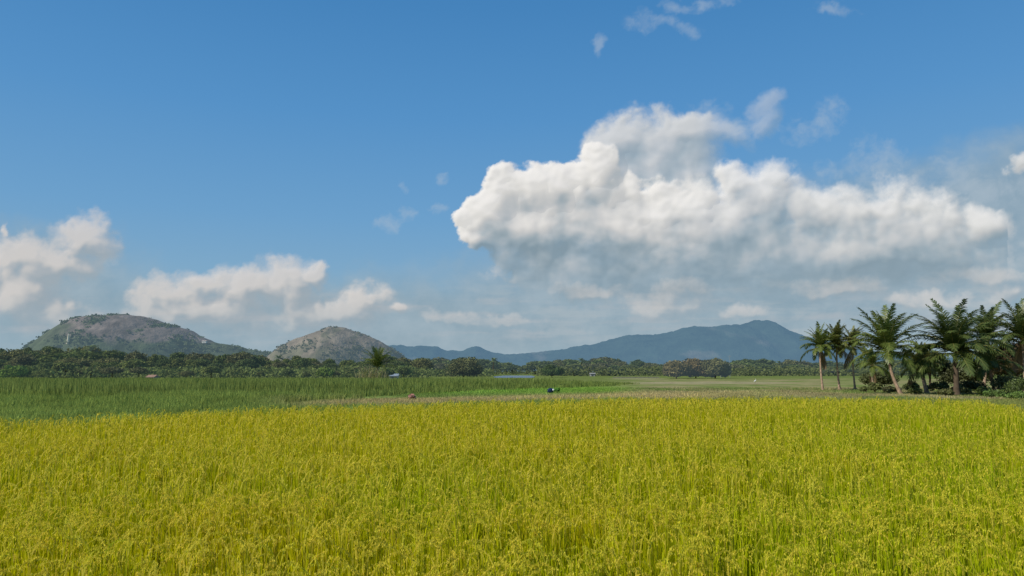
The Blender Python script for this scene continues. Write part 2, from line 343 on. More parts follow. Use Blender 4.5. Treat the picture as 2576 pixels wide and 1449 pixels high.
# ---------------------------------------------------------------- rice
def rice_zone(m,y0,y1,dens,nl,sl_,npan,ng,gs,lw,seed,jit=.045):
    r=np.random.default_rng(seed); wmax=.78*y1+3; n=int(dens*(y1-y0)*2*wmax)
    x=r.uniform(-wmax,wmax,n); y=r.uniform(y0,y1,n); k=np.abs(x)<.78*y+2.5
    x,y=x[k],y[k]; px,py=proj(x,y,np.full_like(x,.85))
    edge=np.interp(px,[-600,0,200,400,800,1300,1560,2000,2450,2530,2700],[1075,1060,1049,1037,1024,1009,1003,1001,1008,1019,1040])
    k=py>edge+2.5*r.normal(size=len(py))
    gap=np.interp(px,[1250,1400,1800,2576,3000],[1030,1038,1044,1060,1072]); g=(np.abs(py-gap)<5)&(px>1350+60*r.normal(size=len(px)))
    k&=~(g&(r.random(len(px))<.93)); x,y,px,py=x[k],y[k],px[k],py[k]; n=len(x)
    far=sm(9,22,y)
    green=np.clip(.44+.50*fbm(x/2.2,y/3,91,4)*(1-.6*far)+.25*sm(1300,2500,px)-.18*far*sm(2400,1600,px)-.08*sm(1500,300,px),0,1)
    hh=.81+.07*fbm(x/1.2,y/1.2,92,3)*(1-.4*far)+.04*r.normal(size=n)
    def rep(a,q): return np.repeat(a,q,0)
    X=rep(x,nl)+r.normal(size=n*nl)*jit; Y=rep(y,nl)+r.normal(size=n*nl)*jit; Hh=rep(hh,nl)*r.uniform(.72,1.20,n*nl)
    ph=r.uniform(0,2*np.pi,n*nl); ln=np.abs(r.normal(size=n*nl))*.10+.02; dr=np.where(r.random(n*nl)<.12,.35,.02)*r.random(n*nl)
    tt=np.linspace(0,1,sl_+1)[None]
    dx=ln[:,None]*tt**2*Hh[:,None]; P=np.stack([X[:,None]+np.cos(ph)[:,None]*dx,Y[:,None]+np.sin(ph)[:,None]*dx,Hh[:,None]*(tt-dr[:,None]*tt**3)],-1)
    W=lw*(1-.9*tt**2.8)*np.ones((n*nl,1)); a2=r.uniform(0,np.pi,n*nl); side=np.stack([np.cos(a2),np.sin(a2),0*a2],-1)
    vv,ff=strips(P,W,side)
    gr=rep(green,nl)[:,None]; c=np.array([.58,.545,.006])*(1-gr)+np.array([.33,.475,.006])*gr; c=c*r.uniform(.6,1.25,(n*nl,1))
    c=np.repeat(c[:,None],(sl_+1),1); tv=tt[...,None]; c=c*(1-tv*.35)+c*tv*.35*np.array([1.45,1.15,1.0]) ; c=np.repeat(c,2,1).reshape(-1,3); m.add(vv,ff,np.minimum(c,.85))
    q=npan; X=rep(x,q)+r.normal(size=n*q)*.05; Y=rep(y,q)+r.normal(size=n*q)*.05; Hh=rep(hh,q)*r.uniform(.92,1.14,n*q)
    ph=r.uniform(0,2*np.pi,n*q); Lp=r.uniform(.24,.38,n*q); curl=r.uniform(1.2,2.9,n*q)
    def curve(ts_):
        fine=np.linspace(0,1,9); an=math.pi/2-.15-curl[:,None]*fine[None]**1.2
        cx=np.cumsum(np.cos(an),1)/9; cz=np.cumsum(np.sin(an),1)/9
        i=ts_*8; i0=np.clip(i.astype(int),0,7); fr=i-i0
        a=np.take_along_axis(cx,i0,1)*(1-fr)+np.take_along_axis(cx,i0+1,1)*fr; b=np.take_along_axis(cz,i0,1)*(1-fr)+np.take_along_axis(cz,i0+1,1)*fr
        return a*Lp[:,None],b*Lp[:,None]
    base=Hh*.86
    tsn=np.broadcast_to(np.linspace(0,1,4),(n*q,4)); a,b=curve(tsn)
    P=np.stack([X[:,None]+np.cos(ph)[:,None]*a,Y[:,None]+np.sin(ph)[:,None]*a,base[:,None]+b],-1)
    P=np.concatenate([np.stack([X,Y,base-.3],-1)[:,None],P],1)
    W=np.broadcast_to(np.array([.007,.007,.007,.006,.004])*(1+y0/8),(n*q,5)); side=np.stack([-np.sin(ph),np.cos(ph),0*ph],-1)
    side2=np.where(r.random((n*q,1))<.5,side,np.array([1.,0,0]))
    vv,ff=strips(P,W,side2); ripe=np.clip(.98-.5*rep(green,q)+.2*r.normal(size=n*q),0,1)[:,None]
    pc=np.array([.84,.69,.07])*ripe+np.array([.60,.64,.03])*(1-ripe); m.add(vv,ff,np.repeat(pc*.8,10,0))
    tg=r.uniform(.25,1,(n*q,ng)); a,b=curve(tg); sp=.0055*(1+y0/10)
    c0=np.stack([X[:,None]+np.cos(ph)[:,None]*a,Y[:,None]+np.sin(ph)[:,None]*a,base[:,None]+b],-1)+r.normal(size=(n*q,ng,3))*sp
    c0[...,2]-=.010
    nn=r.normal(size=(n*q*ng,3)); c0=c0.reshape(-1,3)
    ax=unit(np.stack([.3*r.normal(size=len(c0)),.3*r.normal(size=len(c0)),-np.ones(len(c0))],-1)); tsd=unit(np.cross(ax,nn)); s=gs*r.uniform(.7,1.2,(len(c0),1))
    vv=np.stack([c0-ax*s,c0-tsd*s*.42,c0+ax*s,c0+tsd*s*.42],1).reshape(-1,3); ff=np.arange(4)[None]+np.arange(len(c0))[:,None]*4
    cc=np.repeat(np.repeat(pc,ng,0)*r.uniform(.75,1.2,(len(c0),1)),4,0); m.add(vv,ff,cc)
m=MB()
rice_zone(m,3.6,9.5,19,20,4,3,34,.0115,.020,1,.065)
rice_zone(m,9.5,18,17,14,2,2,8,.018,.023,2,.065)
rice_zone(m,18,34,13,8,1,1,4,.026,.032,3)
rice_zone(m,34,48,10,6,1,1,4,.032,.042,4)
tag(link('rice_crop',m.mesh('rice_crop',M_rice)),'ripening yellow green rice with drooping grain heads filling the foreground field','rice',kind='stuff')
# ---------------------------------------------------------------- grasses
def blades(m,x,y,h,w,col,nb,seed,lean=.15,S_=2):
    r=np.random.default_rng(seed); n=len(x); X=np.repeat(x,nb)+r.normal(size=n*nb)*.12; Y=np.repeat(y,nb)+r.normal(size=n*nb)*.12
    Hh=np.repeat(h,nb)*r.uniform(.6,1.15,n*nb); ph=r.uniform(0,2*np.pi,n*nb); ln=np.abs(r.normal(size=n*nb))*lean; t=np.linspace(0,1,S_+1)[None]
    dx=ln[:,None]*t**2*Hh[:,None]; P=np.stack([X[:,None]+np.cos(ph)[:,None]*dx,Y[:,None]+np.sin(ph)[:,None]*dx,Hh[:,None]*t],-1)
    W=np.repeat(np.broadcast_to(w,(n,)),nb)[:,None]*(1-.85*t**2); a2=r.uniform(0,np.pi,n*nb); vv,ff=strips(P,W,np.stack([np.cos(a2),np.sin(a2),0*a2],-1))
    c=np.repeat(col,nb,0)*r.uniform(.7,1.3,(n*nb,1)); m.add(vv,ff,np.repeat(c,2*(S_+1),0))
r=np.random.default_rng(30)
def region(n,y0,y1,pa,pb):
    y=y0+(y1-y0)*r.random(n)**1; px=r.uniform(pa,pb,n); x=(px-CX)/FP*y; return x,y,px
m=MB()
x,y,px=region(46000,56,150,-350,1620); n_=fbm(x/7,y/7,101,3); n3=fbm(x/1.5,y/9,111,3)
lim=np.interp(y,[56,70,96,120,150],[420,900,1280,1520,1600])+70*n_
k=(px<lim); x,y,px,n_,n3,lim=x[k],y[k],px[k],n_[k],n3[k],lim[k]
h=(1.42-.25*sm(90,140,y)+.14*n_+.08*r.normal(size=len(x)))*(.35+.65*sm(0,260,lim-px)); c=np.array([.215,.265,.070])*(1+.3*n_[:,None]+.45*n3[:,None])
blades(m,x,y,np.maximum(h,.25),.075,c,3,31,.1)
tag(link('reed_bed',m.mesh('reed_bed',M_grass)),'green bed of tall upright reeds between the rice and the far trees','reeds',kind='stuff')
m=MB()
x,y,px=region(44000,28,64,-350,1600); gx,gy=proj(x,y,0*x); b=bund(px)
dist=gy-b; n_=fbm(x/4,y/4,103,3); n3=fbm(x/1.2,y/6,113,3)
tan=np.clip(sm(15,5,np.abs(dist+4*n3))*sm(600,900,px)*.9,0,1)[:,None]
k=~((gy>b+10)&(px>600)&(r.random(len(x))<.6)); h=.45+.18*n_+.45*sm(40,60,y)*sm(1100,500,px); h=np.where(tan[:,0]>.3,.26,h)
c=(np.array([.26,.33,.078])*(1+.3*n_[:,None]+.45*n3[:,None]))*(1-tan)+np.array([.50,.40,.19])*tan
blades(m,x[k],y[k],h[k],.05,c[k],3,33,.3)
x,y,px=region(26000,60,110,1000,2900); gx,gy=proj(x,y,0*x); n_=fbm(x/6,y/9,104,4)
c=1.35*gcol(x,y)*(1+.5*n_[:,None]); h=.14+.16*np.clip(n_+.3,0,1); blades(m,x,y,h,.06,c,3,34,.4)
x,y,px=region(16000,45,62,1550,2900); n_=fbm(x/3,y/4,105,3); c=np.array([.28,.30,.085])*(1+.5*n_[:,None]); blades(m,x,y,.25+.1*n_,.045,c,3,35,.4)
tag(link('meadow_grass',m.mesh('meadow_grass',M_grass)),'short green and straw coloured grass on the banks and meadow beyond the rice','grass',kind='stuff')
# ---------------------------------------------------------------- broadleaf trees
def crown(m,R,Rz,cz,ncl,nl,leaf,col,seed,flat=0,var=.45):
    r=np.random.default_rng(seed); d=unit(r.normal(size=(ncl,3))); d[:,2]=np.abs(d[:,2])*1.1-.35; rad=r.uniform(.35,.8,ncl)[:,None]
    c=d*rad*np.array([R,R,Rz]); c[:,2]+=cz; cr=r.uniform(.26,.44,ncl)*R
    tone=r.uniform(1-var,1+var,ncl)
    for i in range(ncl):
        n=int(nl*(cr[i]/R/.35)**2); dd=unit(r.normal(size=(n,3))); p=c[i]+dd*cr[i]*r.uniform(.6,1.12,(n,1))*np.array([1,1,.8])
        p[:,2]=np.maximum(p[:,2],.1)
        vv,ff=cards(p,dd+.7*r.normal(size=(n,3)),leaf*r.uniform(.6,1.3,n),.65,r)
        m.add(vv,ff,np.repeat(np.array(col)*tone[i]*r.uniform(.75,1.3,(n,1)),4,0))
    return c
def trunk_mesh(m,h,r0,tips,seed,col=(1,1,1)):
    r=np.random.default_rng(seed); z=np.linspace(0,h,7); P=np.stack([.15*np.sin(z*.6+seed),.12*np.cos(z*.5+seed)-.12,z],-1)
    vv,ff=tube(P,np.interp(z,[0,h*.15,h],[r0*1.4,r0,r0*.5])); m.add(vv,ff,col)
    for tip in tips:
        s=P[r.integers(2,6)]; mid_=(s+tip)/2+r.normal(size=3)*.2; q=np.array([s,(s+mid_)/2,mid_,tip]); vv,ff=tube(q,[r0*.4,r0*.32,r0*.24,r0*.1],5); m.add(vv,ff,col)
def make_tree(name,label,cat,mt,R,Rz,cz,ncl,nl,leaf,col,seed,group=None,loc=(0,0,0),scale=1,var=.45,tr=.2,bark=None):
    t=thing(name,label,cat,loc,0,group,scale); a=MB(); c=crown(a,R,Rz,cz,ncl,nl,leaf,col,seed,var=var); link('crown',a.mesh('crown',mt),t)
    b=MB(); trunk_mesh(b,max(cz*.9,.5),tr,c[:6],seed); link('trunk',b.mesh('trunk',bark or M_barkf),t); return t
topL=lambda px: np.interp(px,[-300,0,60,130,230,300,400,520,640,700,800,900,960,1050],[878,870,870,868,874,882,882,882,880,892,894,895,893,896])
topR=lambda px: np.interp(px,[1000,1090,1200,1260,1300,1400,1500,1560,1640,1700,1830,1900,2000,2100,2700],[897,899,900,911,909,906,901,909,912,910,905,905,910,908,901])
specL=[((.115,.145,.042),4.8,4.2,5.4),((.14,.165,.047),4.2,4.1,5.5),((.085,.115,.038),5.3,4.3,5.4),((.15,.17,.052),3.6,4.5,5.1),((.13,.13,.055),4.9,3.8,5.8),((.125,.16,.042),3.4,4.7,5.0),((.10,.13,.045),4.4,3.6,6.0),((.15,.15,.055),5.6,3.7,5.6)]
lbL='rounded green tree in the dense wood below the two rocky hills'; grL='trees of the dense wood below the rocky hills'
lbR='small hazy green tree in the distant tree line below the blue mountain'; grR='trees of the distant line below the blue mountain'
pL=[];pR=[]
for i,(c,R_,Rz,cz) in enumerate(specL):
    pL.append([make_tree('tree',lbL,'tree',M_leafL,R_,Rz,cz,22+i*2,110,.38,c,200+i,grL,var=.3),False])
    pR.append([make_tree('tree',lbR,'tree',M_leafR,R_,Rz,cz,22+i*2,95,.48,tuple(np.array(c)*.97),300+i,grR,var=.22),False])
def place(protos,px,top,Y,lab,grp,wide=1.0):
    i=rng.integers(0,len(protos)); pr=protos[i]; H_=(at(px,top,Y)[2]); s=H_/9.6; p=at(px,HZ,Y); loc=(p[0],Y,0); sw=s*wide*rng.uniform(.8,1.4)
    rz=rng.uniform(0,6.28)
    if not pr[1]:
        o=pr[0]; o.location=loc; o.rotation_euler[2]=rz; o.scale=(sw,sw,s); pr[1]=True
    else: dup(pr[0],loc,rz,(sw,sw,s),lab,grp)
for row,(Y,dtop,st_) in enumerate(((500,2,36),(390,12,34),(310,26,36),(262,43,62))):
    px=-120+rng.uniform(0,20)
    while px<1075:
        place(pL,px+rng.uniform(-8,8),topL(px)+dtop+rng.uniform(-11,8),Y+rng.uniform(-25,25),lbL,grL,(1.0,1.1,1.2,1.5)[row]); px+=st_*rng.uniform(.75,1.25)
for row,(Y,dtop,st_) in enumerate(((640,1,25),(520,6,26),(430,14,34))):
    px=1060+rng.uniform(0,15)
    while px<2330:
        t_=topR(px)+dtop+rng.uniform(-9,6)
        if not (1225<px<1352 and Y<600): place(pR,px+rng.uniform(-6,6),t_,Y+rng.uniform(-25,25),lbR,grR,1.6)
        px+=st_*rng.uniform(.75,1.25)
m=MB()
for (pa,pb,Y0,Y1,hh,mtc,n) in ((-300,1080,255,330,3.6,(.13,.16,.048),15000),(1350,2400,400,470,4.6,(.13,.15,.052),16000),(1070,1240,360,440,3.5,(.125,.155,.05),2600),(1225,1355,600,680,4,(.115,.135,.05),1200)):
    px=r.uniform(pa,pb,n); Y=r.uniform(Y0,Y1,n); x=(px-CX)/FP*Y; top=hh*(.6+.7*np.clip(.5+fbm(x/9,Y/9,120,3),0,1.2)); c=np.stack([x,Y,top*r.random(n)**.7],-1)
    vv,ff=cards(c,r.normal(size=c.shape)+[0,-.5,.5],r.uniform(.35,.8,n),.7,r); m.add(vv,ff,np.repeat(np.array(mtc)*(1+.6*fbm(x/5,Y/5,121,2)[:,None])*r.uniform(.7,1.3,(n,1)),4,0))
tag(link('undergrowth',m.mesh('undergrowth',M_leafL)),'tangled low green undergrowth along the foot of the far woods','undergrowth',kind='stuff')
def solo(name,label,px,top,Y,R,col,seed,mt,leaf=.3,cat='tree',nl=130,ncl=26,group=None,var=.45,lo=.55):
    H_=at(px,top,Y)[2]; p=at(px,HZ,Y)
    return make_tree(name,label,cat,mt,R,H_*(1-lo),H_*lo,ncl,nl,leaf,col,seed,group,(p[0],Y,0),1,var,max(.12,H_*.025))
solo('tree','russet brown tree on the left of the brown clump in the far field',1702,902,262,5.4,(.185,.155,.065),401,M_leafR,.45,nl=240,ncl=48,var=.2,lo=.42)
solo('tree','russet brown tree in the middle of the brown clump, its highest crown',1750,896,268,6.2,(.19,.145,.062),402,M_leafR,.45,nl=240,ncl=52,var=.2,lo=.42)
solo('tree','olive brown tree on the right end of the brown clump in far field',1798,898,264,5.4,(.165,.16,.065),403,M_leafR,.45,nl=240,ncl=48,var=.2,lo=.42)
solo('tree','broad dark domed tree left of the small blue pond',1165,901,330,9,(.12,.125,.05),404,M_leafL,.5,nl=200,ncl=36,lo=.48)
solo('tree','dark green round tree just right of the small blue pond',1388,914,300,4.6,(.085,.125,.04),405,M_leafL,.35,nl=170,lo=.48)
solo('bush','bright green bush in front of the wood below the smaller hill',818,925,240,3.0,(.17,.24,.045),406,M_leafL,.3,'bush')
solo('bush','rounded green bush at the left edge where the wood meets the reeds',40,918,200,3.8,(.12,.18,.035),407,M_leafL,.3,'bush')
solo('bush','light green shrub beside the pale roofed house',1015,918,250,3.0,(.14,.18,.05),408,M_leafL,.3,'bush')
solo('bush','leafy green shrub clump just right of the ragged palm trunk',972,922,232,2.4,(.15,.19,.05),409,M_leafL,.28,'bush')
# ---------------------------------------------------------------- coconut palms
def frond_mesh(L_,e0,droop,seed,col,npair=46,lw=.085,dead=False):
    r=np.random.default_rng(seed); n=22; t=np.linspace(0,1,n); e=e0-droop*t**1.45; ds=L_/(n-1)
    x=np.concatenate([[0],np.cumsum(np.cos(e[:-1])*ds)]); z=np.concatenate([[0],np.cumsum(np.sin(e[:-1])*ds)]); y=.10*L_*r.normal()*t**2
    P=np.stack([x,y,z],-1); m=MB(); vv,ff=tube(P,.045*(1-.85*t),4); rc=np.array([.34,.31,.10]) if not dead else np.array([.24,.16,.08]); m.add(vv,ff,rc)
    T=unit(np.gradient(P,axis=0)); tt=np.linspace(.08,.99,npair)
    for sgn in(-1,1):
        tj=tt+r.normal(size=npair)*.005; tj=np.clip(tj,0,1)
        b=np.stack([np.interp(tj,t,P[:,k]) for k in range(3)],-1); tg=unit(np.stack([np.interp(tj,t,T[:,k]) for k in range(3)],-1))
        side=np.array([0,sgn,0.]); nrm=unit(np.cross(tg,np.array([0,1.,0]))); nrm=np.where(nrm[:,2:3]<0,-nrm,nrm)
        ll=L_*.215*np.sin(np.clip(tj*1.02,0,1)**.7*np.pi*.93+.12)**.6*r.uniform(.85,1.1,npair); ll=np.maximum(ll,L_*.06)
        d0=unit(side*.95+tg*(.6+.5*tj[:,None])+nrm*(.12 if not dead else -.6)+.10*r.normal(size=(npair,3)))
        q=np.linspace(0,1,4); sag=(.5 if not dead else 1.0)*r.uniform(.6,1.4,npair)
        PP=b[:,None]+d0[:,None]*(ll[:,None]*q[None])[...,None]; PP[...,2]-=(sag*ll)[:,None]*q[None]**2*.7
        W=np.broadcast_to(lw*np.array([.8,1,.85,.2]),(npair,4)); wd=unit(np.cross(d0,nrm)); vv,ff=strips(PP,W,wd)
        m.add(vv,ff,np.repeat(np.array(col)*r.uniform(.7,1.3,(npair,1)),8,0))
    return m.mesh('frond',M_frond)
FC={}
def frond(Lb,cls,dark):
    key=(Lb,cls,dark,int(rng.integers(0,2)))
    if key not in FC:
        e0,dr=[(1.42,.58),(1.18,1.0),(.9,1.35),(.52,1.5),(.10,1.35),(-.6,.8)][cls]
        col=[(.125,.165,.034),(.09,.125,.032),(.18,.185,.044)][dark] if cls<5 else (.20,.14,.07)
        FC[key]=frond_mesh(Lb,e0,dr,int(Lb*10)+key[3]*7+cls*31+dark*101,col,46 if Lb>4 else 38,.09 if Lb>4 else .07,cls==5)
    return FC[key]
_q=np.linspace(-1,1,6); _v,_f=tube(np.stack([0*_q,0*_q,_q*.13],-1),.11*np.sqrt(np.clip(1-_q**2,.01,1)),7); nut_me=mesh('coconut',_v,_f,mat('coconut_husk',base=(.16,.17,.05),nscale=6,namp=.3),None,True)
def palm(label,base,node,L_,counts,dark,bend=.4,tr=.16,group=None,bark=None,name='coconut_palm',nuts=True):
    t=thing(name,label,'palm tree',(base[0],base[1],0),0,group); n=np.array(node)-np.array([base[0],base[1],0])
    z=np.linspace(0,1,16); P=np.stack([n[0]*(z**1.0)+bend*np.sin(z*np.pi)*.5*(-1 if n[0]<0 else 1),n[1]*z,n[2]*z],-1); P[0,2]-=.1
    rad=np.interp(z,[0,.06,.2,.9,1],[tr*1.8,tr*1.25,tr,tr*.75,tr*.9])*(1+.06*(np.arange(16)%2)); vv,ff=tube(P,rad,9)
    b=MB(); b.add(vv,ff,(1,1,1)); link('trunk',b.mesh('trunk',bark or M_bark,True),t)
    g0=rng.uniform(0,6)
    for cls,cn in enumerate(counts):
        cn=int(round(cn*1.28)) if cls<5 else cn
        for k_ in range(cn):
            g0+=2.399+rng.normal()*.15; o=link('frond',frond(L_,cls,dark),t); o.location=[float(v) for v in n+np.array([0,0,.05*(3-cls)])]
            s=rng.uniform(.82,1.1); o.scale=(s,s,s); o.rotation_euler=(rng.normal()*.08,rng.normal()*.10,g0)
            if cls==5: o['label']='withered brown hanging frond'
    if nuts:
        for k_ in range(6):
            a=rng.uniform(0,6.28); c=n+np.array([.28*math.cos(a),.28*math.sin(a),-.22-.15*rng.random()]); o=link('coconut',nut_me,t); o.location=[float(v) for v in c]
    return t
def pp(label,bpx,npx,npy,Y,L_,counts,dark,bend=.3,tr=.16,dy=0,**k):
    b=at(bpx,HZ,Y); n=at(npx,npy,Y+dy); return palm(label,(b[0],Y),n,L_,counts,dark,bend,tr,**k)
pp('leftmost slim coconut palm of the grove, standing at the meadow edge',2068,2063,875,97,3.2,(4,6,7,6,5,1),0,.2,.13)
pp('slim tall coconut palm, second from the left in the grove',2110,2104,869,98,3.2,(4,7,7,6,5,1),2,.2,.13)
pp('slim yellowish coconut palm, third from the left in the grove',2149,2145,872,99,3.1,(4,6,7,6,4,1),2,.2,.12)
pp('big coconut palm with a trunk bowed to the right at its foot',2264,2232,886,77,4.9,(5,7,7,7,5,0),0,.5,.17)
pp('short coconut palm with pale sunlit trunk between the two biggest palms',2329,2316,918,82,3.0,(3,4,5,5,4,1),2,.1,.2)
pp('biggest coconut palm with thick dark trunk and widest spreading crown',2402,2402,888,76,5.3,(5,8,9,9,6,0),1,.1,.27,bark=M_barkf)
pp('coconut palm behind the biggest one, its crown rising above right',2470,2482,855,92,4.6,(4,6,7,6,5,1),1,.3,.16)
pp('tall coconut palm cut off by the right edge of the photo',2575,2572,855,84,4.9,(5,6,7,7,5,1),1,.2,.18)
pp('short palm with leaning orange brown trunk at the right of the grove',2500,2490,918,80,3.5,(2,4,5,5,4,0),1,.2,.15,bark=mat('orange_bark',base=(.30,.17,.10),nscale=3,namp=.5))
pp('small green palm in the shade behind the bowed palm',2195,2194,919,94,2.8,(2,4,4,4,3,1),0,.1,.12)
pp('tall ragged palm rising from the wood edge in front of the smaller hill',950,949,925,225,6.6,(8,6,5,3,1,0),0,.3,.25,nuts=False)
fp=thing('distant_palm','tiny distant coconut palm rising left of the pond','palm tree',(0,0,0),0)
m=MB(); vv,ff=tube(np.array([[0,0,0],[.1,0,4],[.3,0,8.5]]),[.3,.22,.18],6); m.add(vv,ff,(1,1,1)); link('trunk',m.mesh('trunk',M_barkf),fp)
m=MB(); rr=np.random.default_rng(9)
for k_ in range(16):
    a=k_*2.4; e0=rr.uniform(-.2,1.4); t=np.linspace(0,1,7); e_a=e0-1.4*t**1.4; xx=np.cumsum(np.cos(e_a))*.5; zz=np.cumsum(np.sin(e_a))*.5
    P=np.stack([.3+xx*math.cos(a),xx*math.sin(a),8.5+zz],-1)[None]; vv,ff=strips(P,np.array([[.3,.8,1.1,1.1,.9,.6,.1]]),np.array([[-math.sin(a),math.cos(a),-.3]])); m.add(vv,ff,np.array([.12,.155,.05])*rr.uniform(.7,1.3))
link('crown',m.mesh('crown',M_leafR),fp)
first=True
for px,top in ((1240,899),(1433,904),(1462,901),(1512,903),(1590,909),(1885,904),(1960,908),(700,893),(230,868)):
    Y=rng.uniform(420,520); H_=at(px,top,Y)[2]; s=H_/10.8; p=at(px,HZ,Y)
    if first: fp.location=(p[0],Y,0); fp.scale=(s,s,s); first=False
    else:
        lab='tiny distant coconut palm rising from the tree line right of the pond'; g='tiny palms in the distant tree line'
        if px==700: lab='small palm poking above the wood between the two rocky hills';g=''
        if px==230: lab='small palm poking above the wood below the big rocky hill';g=''
        o=dup(fp,(p[0],Y,0),rng.uniform(0,6),(s,s,s),lab,g)
        if not g: del o['group']
# grove broadleaf & shrubs
solo('tree','brown leaved broad tree behind the palms at the right edge',2560,848,92,4.0,(.15,.105,.055),501,M_leafN,.15,nl=320,ncl=44)
solo('tree','dense dark green tree between the bowed palm and biggest palm',2338,866,100,2.7,(.09,.125,.04),502,M_leafN,.15,nl=260,ncl=30)
solo('tree','dark tree filling the gap right of the biggest palm',2508,882,100,3.4,(.095,.105,.045),503,M_leafN,.15,nl=280,ncl=36)
solo('tree','low olive tree behind the slim yellowish palm',2212,932,108,2.4,(.12,.14,.048),504,M_leafN,.14,nl=200,ncl=24)
solo('tree','dark tree directly behind the biggest palm',2430,908,98,3.3,(.095,.105,.045),505,M_leafN,.15,nl=260,ncl=32)
bush_specs=[(2200,962,84,.9,(.13,.15,.05)),(2235,970,82,.8,(.13,.13,.055)),(2292,960,84,1.1,(.11,.14,.045)),(2300,976,76,.7,(.15,.17,.05)),(2360,958,82,1.2,(.10,.12,.045)),(2375,978,74,.7,(.13,.14,.05)),(2440,956,80,1.4,(.10,.11,.045)),(2470,975,74,.9,(.12,.16,.045)),(2530,942,78,1.8,(.10,.11,.045)),(2570,950,72,1.6,(.11,.15,.045)),(2170,972,88,.6,(.13,.15,.05)),(2500,986,68,1.0,(.12,.19,.045)),(2560,990,64,1.1,(.13,.20,.045)),(2410,970,78,.9,(.12,.13,.05))]
for i,(px,top,Y,R_,c) in enumerate(bush_specs):
    solo('bush','low untrimmed shrub at the foot of the palms',px,top,Y,R_,c,520+i,M_leafN,.09,'bush',nl=130,ncl=18,group='low shrubs at the foot of the palms')
# ---------------------------------------------------------------- small things
p=at(940,HZ,219); t=thing('dry_reed_clump','straw coloured dry reed clump at the foot of the ragged palm','reeds',(p[0],219,0))
m=MB(); rr=np.random.default_rng(5); n=120; x=rr.normal(size=n)*2.6; y=rr.normal(size=n)*1.2
cc=np.where(rr.random((n,1))<.6,np.array([[.38,.33,.18]]),np.array([[.17,.20,.06]]))
blades(m,x,y,rr.uniform(1.5,5.0,n),.12,cc,2,55,.8,3); link('stems',m.mesh('stems',M_grass),t)
def plain(n,c,**k): return mat(n,base=c,nscale=k.pop('ns',1.5),namp=k.pop('na',.15),**k)
def house(name,label,px,Y,w_,d_,h_,roofc,wallc,zb=0,haze=.12,rh=.45):
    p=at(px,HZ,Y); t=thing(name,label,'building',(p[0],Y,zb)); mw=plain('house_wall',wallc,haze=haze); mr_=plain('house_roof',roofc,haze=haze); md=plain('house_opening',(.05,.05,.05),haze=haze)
    v,f=box(-w_/2,w_/2,-d_/2,d_/2,-.3,h_); link('wall',mesh('wall',v,f,mw),t)
    o_h=.4; v=np.array([(-w_/2-o_h,-d_/2-o_h,h_-.05),(w_/2+o_h,-d_/2-o_h,h_-.05),(w_/2+o_h,0,h_+d_*rh),(-w_/2-o_h,0,h_+d_*rh),(-w_/2-o_h,d_/2+o_h,h_-.05),(w_/2+o_h,d_/2+o_h,h_-.05)]); v2=v+[0,0,.15]
    V=np.vstack([v,v2]); F=np.array([[6,7,8,9],[9,8,11,10],[0,3,2,1],[3,4,5,2],[0,1,7,6],[4,10,11,5],[1,2,8,7],[2,5,11,8],[0,6,9,3],[3,9,10,4]]); link('roof',mesh('roof',V,F,mr_),t)
    v,f=box(-.45,.45,-d_/2-.04,-d_/2+.02,0,min(2,h_-.1)); link('door',mesh('door',v,f,md),t)
    for s in(-1,1):
        v,f=box(s*w_*.3-.3,s*w_*.3+.3,-d_/2-.04,-d_/2+.02,h_*.45,h_*.85); link('window',mesh('window',v,f,md),t)
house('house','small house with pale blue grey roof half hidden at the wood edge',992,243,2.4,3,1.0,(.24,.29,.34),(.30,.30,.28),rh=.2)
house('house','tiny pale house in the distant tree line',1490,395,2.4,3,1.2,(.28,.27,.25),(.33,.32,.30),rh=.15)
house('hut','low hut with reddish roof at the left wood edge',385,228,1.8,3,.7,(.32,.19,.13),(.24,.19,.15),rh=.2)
def hill_z(V,px,py):
    Q=V[:len(V)//2+1]; a,b=proj(Q[...,0],Q[...,1],Q[...,2]); i=np.argmin((a-px)**2+(b-py)**2); return Q.reshape(-1,3)[i]
q=hill_z(HL,170,860); t=thing('hillside_shrine','small white tower on the green left slope of the big rocky hill','tower',q,scale=.75)
def lathe(pr):
    pr=np.array(pr,float); return tube(np.stack([0*pr[:,1],0*pr[:,1],pr[:,1]],-1),pr[:,0],14)
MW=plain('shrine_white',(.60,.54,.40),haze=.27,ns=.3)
for nm,pr in (('base',[(4.5,-4),(4.5,1.5),(4.4,1.6),(.1,1.65)]),('body',[(3.0,1.6),(3.2,3),(3.0,6),(2.4,10),(1.8,15)]),('spire',[(1.7,14.9),(2,16),(1.5,18),(1,20),(.05,22)])):
    v,f=lathe(pr); link(nm,mesh(nm,v,f,MW,None,True),t)
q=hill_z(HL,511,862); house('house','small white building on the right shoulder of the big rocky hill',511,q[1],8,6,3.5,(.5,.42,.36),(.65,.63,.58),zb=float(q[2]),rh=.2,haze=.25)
for px,top,Y,lab in ((1813,900,300,'thin pale mast left of its twin beside the brown tree clump'),(1836,893,330,'thin pale mast standing farther right of the brown tree clump')):
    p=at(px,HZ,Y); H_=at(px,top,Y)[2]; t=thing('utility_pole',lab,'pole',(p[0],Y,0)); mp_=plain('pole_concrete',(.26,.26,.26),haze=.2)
    v,f=tube(np.array([[0,0,z] for z in (0,H_*.5,H_)]),[.10,.08,.06],8); link('pole',mesh('pole',v,f,mp_),t)
    v,f=box(-.7,.7,-.05,.05,H_-.7,H_-.6); link('crossarm',mesh('crossarm',v,f,mp_),t)
    for s in(-.6,0.25,.6):
        v,f=tube(np.array([[s,0,H_-.6],[s,0,H_-.5],[s,0,H_-.38]]),[.04,.06,.03],6); link('insulator',mesh('insulator',v,f,mp_),t)
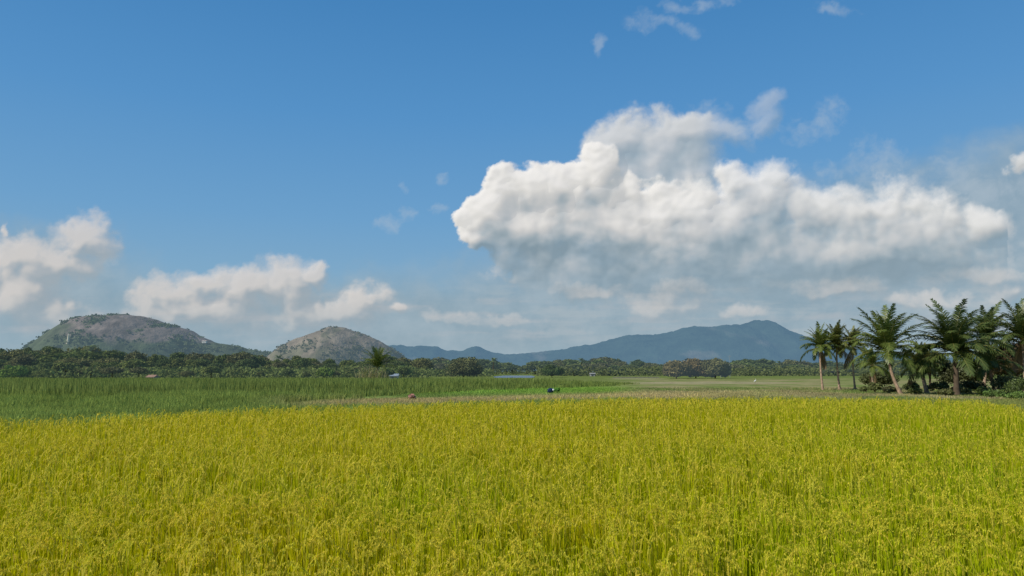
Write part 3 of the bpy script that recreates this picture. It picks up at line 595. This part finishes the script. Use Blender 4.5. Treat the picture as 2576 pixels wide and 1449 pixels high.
p=at(1600,HZ,290); t=thing('low_wall','long low pale wall far off in the open field','wall',(p[0],290,0)); v,f=box(-9,9,-.12,.12,-.1,.32); link('wall',mesh('wall',v,f,plain('wall_pale',(.30,.28,.22))),t)
v,f=box(-9.1,9.1,-.2,.2,.32,.4); link('coping',mesh('coping',v,f,plain('coping_pale',(.36,.33,.26))),t)
g=ground_at(1900,965); t=thing('egret','white egret standing on the bare soil in the open meadow','bird',g,math.radians(20)); we=plain('white_feather',(.82,.82,.80)); dk_=plain('leg_black',(.04,.04,.04)); yb=plain('beak_yellow',(.6,.42,.08))
P=np.array([[-.34,0,.44],[-.24,0,.47],[-.1,0,.52],[.04,0,.57],[.13,0,.62],[.15,0,.70],[.11,0,.78],[.10,0,.86],[.14,0,.92],[.20,0,.925],[.235,0,.92]]); v,f=tube(P,[.015,.06,.10,.10,.065,.035,.027,.026,.035,.032,.014],10); link('body',mesh('body',v,f,we,None,True),t)
v,f=tube(np.array([[.23,0,.92],[.29,0,.912],[.35,0,.90]]),[.014,.009,.002],6); link('beak',mesh('beak',v,f,yb),t)
for s in(-1,1):
    v,f=tube(np.array([[-.02,s*.035,.47],[-.05,s*.035,.26],[-.01,s*.035,.01],[.06,s*.035,.005]]),[.016,.011,.009,.006],6); link('leg',mesh('leg',v,f,dk_),t)
def lump(sx,sy,sz,seed,n=20):
    th=np.linspace(0,np.pi,n); ph=np.linspace(0,2*np.pi,2*n,endpoint=False); T,Pp=np.meshgrid(th,ph,indexing='ij')
    q=1+.28*fbm(np.cos(Pp)*1.7+5,np.sin(Pp)*1.7+T*1.6+9,seed,3); V=np.stack([sx*q*np.sin(T)*np.cos(Pp),sy*q*np.sin(T)*np.sin(Pp),sz*q*np.cos(T)],-1)
    a=(np.arange(n-1)[:,None]*2*n+np.arange(2*n)[None]); b=(np.arange(n-1)[:,None]*2*n+(np.arange(2*n)[None]+1)%(2*n)); F=np.stack([a,b,b+2*n,a+2*n],-1).reshape(-1,4); return V.reshape(-1,3),F
g=ground_at(1385,990); t=thing('cloth_bundle','dark blue and white bundle lying in the bright green grass','bundle',g)
v,f=lump(.34,.25,.26,3); v[:,2]+=.34; link('cloth',mesh('cloth',v,f,plain('blue_cloth',(.02,.035,.09),ns=8,na=.4),None,True),t)
v,f=lump(.15,.16,.12,4); v+=[.28,-.06,.38]; link('white_cloth',mesh('white_cloth',v,f,plain('white_cloth',(.7,.7,.7),ns=8,na=.1),None,True),t)
def twig(label,px,py,R_,c,seed):
    g=ground_at(px,py); t=thing('dry_bush' if c[0]>c[1] else 'leafy_plant',label,'bush',g); m=MB(); crown(m,R_,R_*.8,R_*1.1,14,90,.06,c,seed); link('leaves',m.mesh('leaves',M_leafN),t)
    m=MB(); rr=np.random.default_rng(seed)
    for k_ in range(9):
        a=rr.uniform(0,6.28); tip=np.array([math.cos(a)*R_*.8,math.sin(a)*R_*.8,R_*rr.uniform(.7,1.6)]); v,f=tube(np.array([tip*0,tip*[.4,.4,.6],tip]),[.012,.008,.004],4); m.add(v,f,(1,1,1))
    link('stems',m.mesh('stems',M_barkf),t)
twig('low pinkish brown dead bush in the green grass left of the bundle',1036,1008,.34,(.60,.36,.28),71)
twig('small bright green plant just right of the blue bundle',1402,990,.36,(.13,.30,.05),72)
